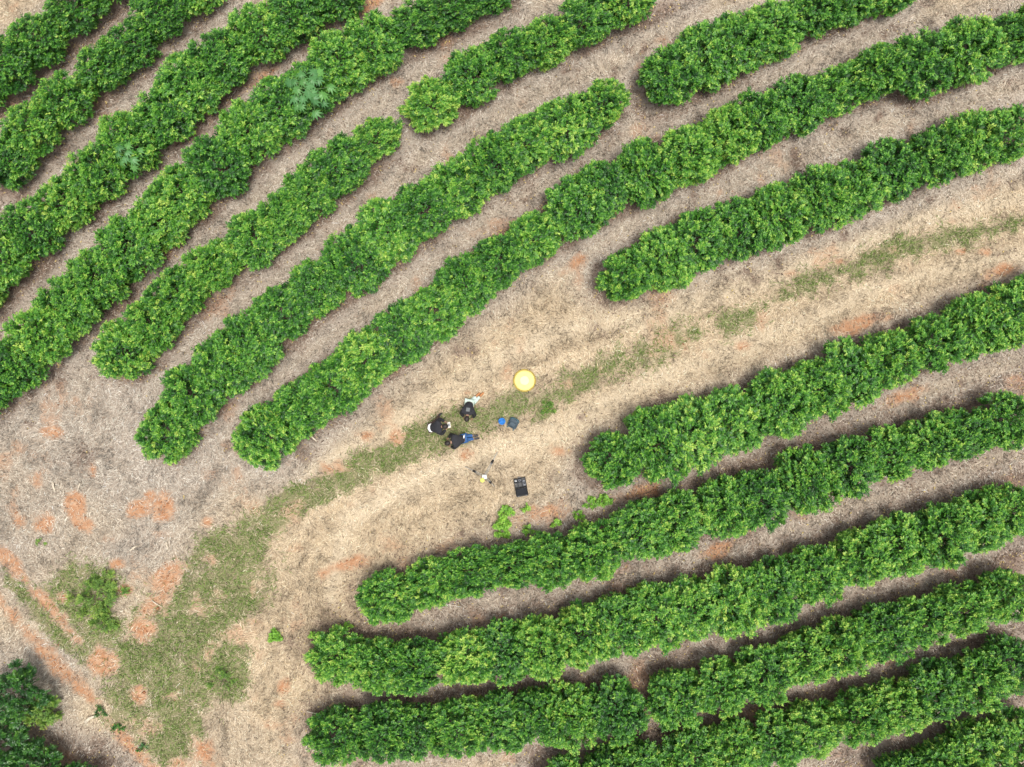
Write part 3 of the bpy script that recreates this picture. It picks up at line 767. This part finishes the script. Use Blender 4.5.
m = MB(); m.tube([(-.02, -.02, 1.60), (-.07, -.10, 1.74)], .014, 8); m.build('bracket', BLACK, t)
MB().lathe([(.001, 0), (.07, 0), (.082, .02), (.082, .05), (.06, .08), (.001, .095)], 24).build('receiver', LIME, t, (-.07, -.10, 1.74), smooth=True)

# ------------------------------------------------------------------ open equipment case
FOAM = plain('dark_foam', (.035, .037, .042), .9, .3, 40)
GREY = plain('grey_plastic', (.16, .17, .19), .5, .2)
x_, y_ = W(520.2, 482.5)
t = thing('equipment_case', 'open black equipment case with dark foam on dry straw', 'case', (x_, y_, float(gz(x_, y_)) + .005), R(10))
m = MB()
w_, d_, h_ = .24, .195, .17
m.box(-w_, w_, -d_, d_, 0, .03, .012)
m.box(-w_, w_, d_ - .02, d_, .028, h_, .006); m.box(-w_, w_, -d_, -d_ + .02, .028, h_, .006)
m.box(-w_, -w_ + .02, -d_ + .021, d_ - .021, .028, h_ - .002, .006); m.box(w_ - .02, w_, -d_ + .021, d_ - .021, .028, h_ - .002, .006)
m.build('tray', BLACK, t)
m = MB()
for xx in (-.09, .07): m.box(xx - .012, xx + .012, -d_ + .022, d_ - .022, .032, .14, .004)
for yy in (.03,): m.box(-w_ + .022, -.104, yy - .01, yy + .01, .032, .138, .004); m.box(-.076, .056, yy - .01, yy + .01, .032, .138, .004)
m.build('foam_divider', FOAM, t)
M_ = Matrix.Translation((0, -d_, h_)) @ Matrix.Rotation(R(-38), 4, 'X')
m = MB(); m.box(-w_, w_, -.36, -.005, -.035, .0, .01, M_); m.box(-w_, w_, -.36, -.335, .002, .05, .006, M_)
m.box(-w_, -w_ + .02, -.333, -.006, .002, .05, .006, M_); m.box(w_ - .02, w_, -.333, -.006, .002, .05, .006, M_)
lid = m.build('lid', BLACK, t)
for xx in (-.15, .15): MB().box(xx - .03, xx + .03, -.375, -.361, -.03, .02, .004, M_).build('latch', GREY, lid)
m = MB(); m.tube([(-.06, d_ + .002, .10), (-.05, d_ + .04, .10), (.05, d_ + .04, .10), (.06, d_ + .002, .10)], .01, 6); m.build('handle', GREY, t)
def stowed(name, label, lx, ly, lz, sx, sy, sz, mat, cat):
    a_ = R(10); o_ = thing(name, label, cat, (x_ + lx * math.cos(a_) - ly * math.sin(a_), y_ + lx * math.sin(a_) + ly * math.cos(a_), float(gz(x_, y_)) + .035), a_ + .05)
    MB().box(-sx, sx, -sy, sy, 0, sz, .012).build('body', mat, o_)
    MB().box(-sx * .6, sx * .6, -sy * .5, sy * .5, sz + .001, sz + .012, .003).build('top_plate', FOAM if mat is not WHITE else GREY, o_)
stowed('battery', 'small white battery in the top left compartment of the open black case', -.165, .11, 0, .035, .03, .12, WHITE, 'battery')
stowed('charger', 'grey charger block in the middle compartment of the open black case', -.01, .11, 0, .045, .05, .10, GREY, 'charger')
stowed('controller', 'dark grey controller in the right compartment of the open black case', .155, -.02, 0, .05, .11, .09, GREY, 'controller')

# ------------------------------------------------------------------ bags on the grass
BLUE = plain('blue_cloth', (.015, .16, .48), .6, .2, 20)
SLATE = plain('slate_cloth', (.045, .068, .085), .75, .25, 24)
TEAL = plain('teal_trim', (.05, .15, .18), .6, .2)
x_, y_ = W(502, 421)
t = thing('bucket_bag', 'small bright blue bag beside the dark slate backpack', 'bag', (x_, y_, float(gz(x_, y_)) + .01), R(15))
MB().lathe([(.001, 0), (.12, 0), (.135, .04), (.14, .22), (.128, .235), (.11, .20), (.001, .19)], 20).build('body', BLUE, t, smooth=True)
MB().tube([(-.13, 0, .21), (-.08, .02, .27), (.06, .03, .28), (.13, 0, .21)], .012, 7).build('handle', BLUE, t, smooth=True)
x_, y_ = W(513.3, 422.8)
t = thing('backpack', 'dark slate backpack lying on dry grass beside the small blue bag', 'backpack', (x_, y_, float(gz(x_, y_)) + .01), R(-28))
MB().box(-.20, .20, -.21, .21, 0, .20, .06).build('body', SLATE, t)
MB().box(-.14, .14, -.15, .04, .201, .245, .03).build('pocket', SLATE, t)
MB().tube([(-.17, .12, .205), (-.08, .19, .215), (.08, .19, .215), (.17, .12, .205)], .012, 6).build('zip_trim', TEAL, t)
for sg in (-1, 1): MB().tube([(sg * .12, -.205, .12), (sg * .14, -.26, .10), (sg * .13, -.25, .03)], .018, 6).build('strap', TEAL, t)
MB().tube([(-.05, .205, .16), (-.03, .245, .17), (.03, .245, .17), (.05, .205, .16)], .012, 6).build('handle', BLACK, t)

# ------------------------------------------------------------------ people
def skin_mesh(name, J, E, mat, parent, root, lev=2):
    """grow one continuous surface along a skeleton; J = {joint: (position, radius)}"""
    ks = list(J); me = bpy.data.meshes.new(name)
    me.from_pydata([J[k][0] for k in ks], [(ks.index(a_), ks.index(b_)) for a_, b_ in E], [])
    ob = bpy.data.objects.new(name, me); col.objects.link(ob)
    md = ob.modifiers.new('Skin', 'SKIN'); md.use_smooth_shade = True
    for i, k in enumerate(ks):
        r_ = J[k][1]; v = me.skin_vertices[0].data[i]
        v.radius = r_ if hasattr(r_, '__len__') else (r_, r_); v.use_root = (k == root)
    sb = ob.modifiers.new('Sub', 'SUBSURF'); sb.levels = sb.render_levels = lev
    dg = bpy.context.evaluated_depsgraph_get(); ev = ob.evaluated_get(dg)
    nm = bpy.data.meshes.new_from_object(ev, depsgraph=dg); nm.name = name
    bpy.data.objects.remove(ob); bpy.data.meshes.remove(me)
    nm.materials.clear(); nm.materials.append(mat)
    nm.polygons.foreach_set('use_smooth', [True] * len(nm.polygons))
    return link(name, nm, parent)
SKIN = plain('skin', (.30, .17, .11), .55, .08)
HAIR = plain('dark_hair', (.020, .014, .011), .6, .3, 40)
TOP = plain('black_cotton', (.016, .016, .020), .85, .3, 18)
JEANS = plain('blue_denim', (.025, .09, .24), .8, .25, 18)
MINT = plain('pale_mint_cotton', (.50, .61, .53), .8, .06, 12)
BROWN = plain('brown_cotton', (.085, .055, .045), .8, .2, 16)
SHOE = plain('orange_brown_leather', (.40, .17, .06), .6, .2)
DSHOE = plain('dark_shoe', (.03, .028, .03), .6, .2)
EYE = plain('eye', (.02, .015, .012), .2, .1)
def person(label, px, py, hz, rz, P, top, legs, shoe, bulk=1.22):
    x_, y_ = W(px, py, hz)
    r_ = thing('person', label, 'person', (x_, y_, float(gz(x_, y_))), rz)
    V3 = lambda k: Vector(P[k])
    J, E = {}, []
    def chain(*a_):
        for p_, q_ in zip(a_[:-1], a_[1:]): E.append((p_, q_))
    for k, r in dict(pelvis=.125, waist=.115, chest=.13, neck=.055).items(): J[k] = (P[k], r)
    chain('pelvis', 'waist', 'chest', 'neck')
    hd_ = V3('head'); upv = (hd_ - V3('neck')).normalized(); fw = Vector(P['face']).normalized(); fw = (fw - upv * fw.dot(upv)).normalized(); sd = upv.cross(fw)
    J['jaw'] = (hd_ - upv * .06 + fw * .015, .062); J['head'] = (hd_ + upv * .02, .088); J['crown'] = (hd_ + upv * .10, .06)
    chain('neck', 'jaw', 'head', 'crown')
    J['nose'] = (hd_ + fw * .105 - upv * .01, .014); E.append(('head', 'nose'))
    for s_ in (-1, 1):
        J[f'ear{s_}'] = (hd_ + sd * s_ * .092 - fw * .005, .016); E.append(('head', f'ear{s_}'))
        n_ = 'L' if s_ > 0 else 'R'
        for k, r in dict(shoulder=.062, elbow=.043, wrist=.028, hip=.095, knee=.058, ankle=.038, toe=.030).items(): J[k + n_] = (P[k + n_], r)
        chain('chest', 'shoulder' + n_, 'elbow' + n_, 'wrist' + n_); chain('pelvis', 'hip' + n_, 'knee' + n_, 'ankle' + n_, 'toe' + n_)
        w = V3('wrist' + n_); hd = (w - V3('elbow' + n_)).normalized(); ac = hd.cross(Vector((0, 0, 1))); ac = ac.normalized() if ac.length > .1 else Vector((0, 1, 0)); dn = hd.cross(ac)
        if dn.z > 0: dn = -dn
        J['palm' + n_] = (w + hd * .055, .026); chain('wrist' + n_, 'palm' + n_)
        for f in range(5):
            if f == 4:
                a1, a2 = w + hd * .05 + ac * .045 * -s_, w + hd * .08 + ac * .055 * -s_ + dn * .02
            else:
                o_ = (f - 1.5) * .019; l_ = (.036, .042, .040, .032)[f]
                a1 = w + hd * (.09 + .2 * l_) + ac * o_; a2 = a1 + hd * l_ * .8 + dn * l_ * .6
            J[f'f{f}{n_}'] = (a1, .0095); J[f'g{f}{n_}'] = (a2, .008); chain('palm' + n_, f'f{f}{n_}', f'g{f}{n_}')
    body = skin_mesh('body', J, E, SKIN, r_, 'pelvis')
    S = {'hem': (tuple(V3('pelvis') + (V3('waist') - V3('pelvis')) * .15), .150 * bulk), 'waist': (P['waist'], .150 * bulk), 'chest': (P['chest'], .165 * bulk), 'collar': (tuple(V3('chest').lerp(V3('neck'), .95)), .085)}
    SE = [('hem', 'waist'), ('waist', 'chest'), ('chest', 'collar')]
    for n_ in 'LR':
        S['s' + n_] = (P['shoulder' + n_], .095 * bulk); S['e' + n_] = (P['elbow' + n_], .068 * bulk); S['c' + n_] = (tuple(V3('elbow' + n_).lerp(V3('wrist' + n_), .8)), .052)
        SE += [('chest', 's' + n_), ('s' + n_, 'e' + n_), ('e' + n_, 'c' + n_)]
    skin_mesh('jacket', S, SE, top, r_, 'chest')
    S = {'p': (P['pelvis'], .145)}; SE = []
    for n_ in 'LR':
        S['h' + n_] = (P['hip' + n_], .12); S['k' + n_] = (P['knee' + n_], .092); S['a' + n_] = (tuple(V3('knee' + n_).lerp(V3('ankle' + n_), .93)), .062)
        SE += [('p', 'h' + n_), ('h' + n_, 'k' + n_), ('k' + n_, 'a' + n_)]
    skin_mesh('trousers', S, SE, legs, r_, 'p')
    for n_ in 'LR':
        a_, t_ = V3('ankle' + n_), V3('toe' + n_); d_ = (t_ - a_).normalized()
        skin_mesh('shoe', {'h': (tuple(a_ - d_ * .04), .05), 'm': (tuple(a_.lerp(t_, .5)), .052), 't': (tuple(t_ + d_ * .03), .038)}, [('h', 'm'), ('m', 't')], shoe, r_, 'm')
    # hair: a cap over the top and back of the head
    v, f = [], []; c_ = hd_ + upv * .035 - fw * .018; n1, n2_ = 9, 20
    for i in range(n1 + 1):
        th = 1.75 * i / n1
        for k in range(n2_):
            ph = 2 * math.pi * k / n2_
            fr = math.cos(ph); lim = th * (1 - .30 * max(0, fr) + .32 * max(0, -fr))
            rr = .112 * (1 + .03 * math.sin(7 * ph + i))
            v.append(c_ + (upv * math.cos(lim) * 1.08 + (fw * math.cos(ph) * 1.08 + sd * math.sin(ph) * .92) * math.sin(lim)) * rr)
    for i in range(n1):
        for k in range(n2_): f.append((i * n2_ + k, i * n2_ + (k + 1) % n2_, (i + 1) * n2_ + (k + 1) % n2_, (i + 1) * n2_ + k))
    m = MB(); m.add(v, f); m.build('hair', HAIR, r_, smooth=True)
    for s_ in (-1, 1):
        m = MB(); q_ = hd_ + fw * .083 + sd * s_ * .034 + upv * .022; m.lathe([(.001, -.011), (.009, -.006), (.011, 0), (.009, .006), (.001, .011)], 10, q_); m.build('eye', EYE, r_, smooth=True)
    m = MB(); q_ = hd_ + fw * .078 - upv * .05; m.tube([q_ - sd * .024, q_ + fw * .006, q_ + sd * .024], .006, 6); m.build('mouth', plain('lips', (.28, .11, .09), .5, .1), r_)
    return r_
def panel(name, parent, pts, nrm, mat, th=.012):
    m = MB(); n_ = Vector(nrm).normalized() * th; P0 = [Vector(p) for p in pts]; k = len(P0)
    m.add(P0 + [p + n_ for p in P0], [tuple(range(k - 1, -1, -1)), tuple(range(k, 2 * k))] + [(i, (i + 1) % k, k + (i + 1) % k, k + i) for i in range(k)])
    return m.build(name, mat, parent)

# standing, looking down at the handset held in front
stand = dict(pelvis=(-.12, 0, .90), waist=(.0, 0, 1.02), chest=(.18, 0, 1.18), neck=(.33, 0, 1.30), head=(.44, 0, 1.37), face=(.6, 0, -1),
             shoulderL=(.18, .20, 1.24), elbowL=(.27, .29, .98), wristL=(.47, .13, .90), shoulderR=(.18, -.20, 1.24), elbowR=(.27, -.29, .98), wristR=(.47, -.11, .90),
             hipL=(-.12, .09, .87), kneeL=(.10, .24, .50), ankleL=(.14, .40, .08), toeL=(.29, .47, .04), hipR=(-.12, -.09, .87), kneeR=(-.03, -.11, .50), ankleR=(-.10, -.12, .08), toeR=(.06, -.13, .04))
p1 = person('person in a black top with white hem leaning forward on foot with a handset', 434.0, 427.5, 1.1, R(8), stand, TOP, BROWN, DSHOE)
m = MB(); m.tube([(-.10, -.15, .99), (-.17, -.11, 1.03), (-.205, 0, 1.07), (-.17, .11, 1.03), (-.10, .15, .99)], [.03, .05, .055, .05, .03], 8); m.build('shirt_hem', WHITE, p1, smooth=True)
hc = p1.matrix_basis @ Vector((.57, .01, .90))
t = thing('handset', 'pale handset held in both hands by the leaning person', 'handset', hc, R(8))
MB().box(-.06, .06, -.11, .11, 0, .03, .012).build('body', plain('cream_plastic', (.70, .64, .54), .45, .06), t)
MB().box(-.035, .035, -.06, .06, .031, .035, .002).build('screen', GREY, t)
def kneel(b1, b2, ky=0.0, head=(.60, 0, .93)):
    P = dict(pelvis=(0, 0, .50), waist=(.14, 0, .64), chest=(.33, 0, .78), neck=(.47, 0, .86), head=head, face=(.5, 0, -1),
             shoulderL=(.36, .19, .80), elbowL=(.46, .27, .50), wristL=(.62, .17, .32), shoulderR=(.36, -.19, .80), elbowR=(.46, -.27, .50), wristR=(.62, -.15, .32))
    for n_, s_, b in (('L', 1, b1), ('R', -1, b2)):
        P['hip' + n_] = (0, .085 * s_, .47); k = Vector((.03, .085 * s_, .09)) + Vector((0, ky, 0)); P['knee' + n_] = tuple(k)
        d_ = Vector((math.cos(R(b)), math.sin(R(b)), 0))
        P['ankle' + n_] = tuple(k + d_ * .42 + Vector((0, 0, 0))); P['toe' + n_] = tuple(k + d_ * .58 + Vector((0, 0, -.04)))
    return P
p2 = person('person in a black top and pale mint trousers kneeling, bent over towards the others', 469.5, 402.5, .5, R(-97), kneel(143, 139, .04), TOP, MINT, SHOE)
panel('back_patch', p2, [(.20, -.075, .885), (.34, -.075, .985), (.34, .075, .985), (.20, .075, .885)], (-.5, 0, .8), plain('grey_print', (.16, .17, .17), .8, .15))
p3 = person('person in a black top and blue jeans kneeling, bent forward on the grass', 464, 438.4, .5, R(194), kneel(173, 167), TOP, JEANS, DSHOE)
m = MB(); m.tube([(-.06, -.15, .62), (-.03, -.09, .70), (-.01, -.02, .73)], [.02, .03, .02], 7); m.build('shirt_hem', WHITE, p3, smooth=True)
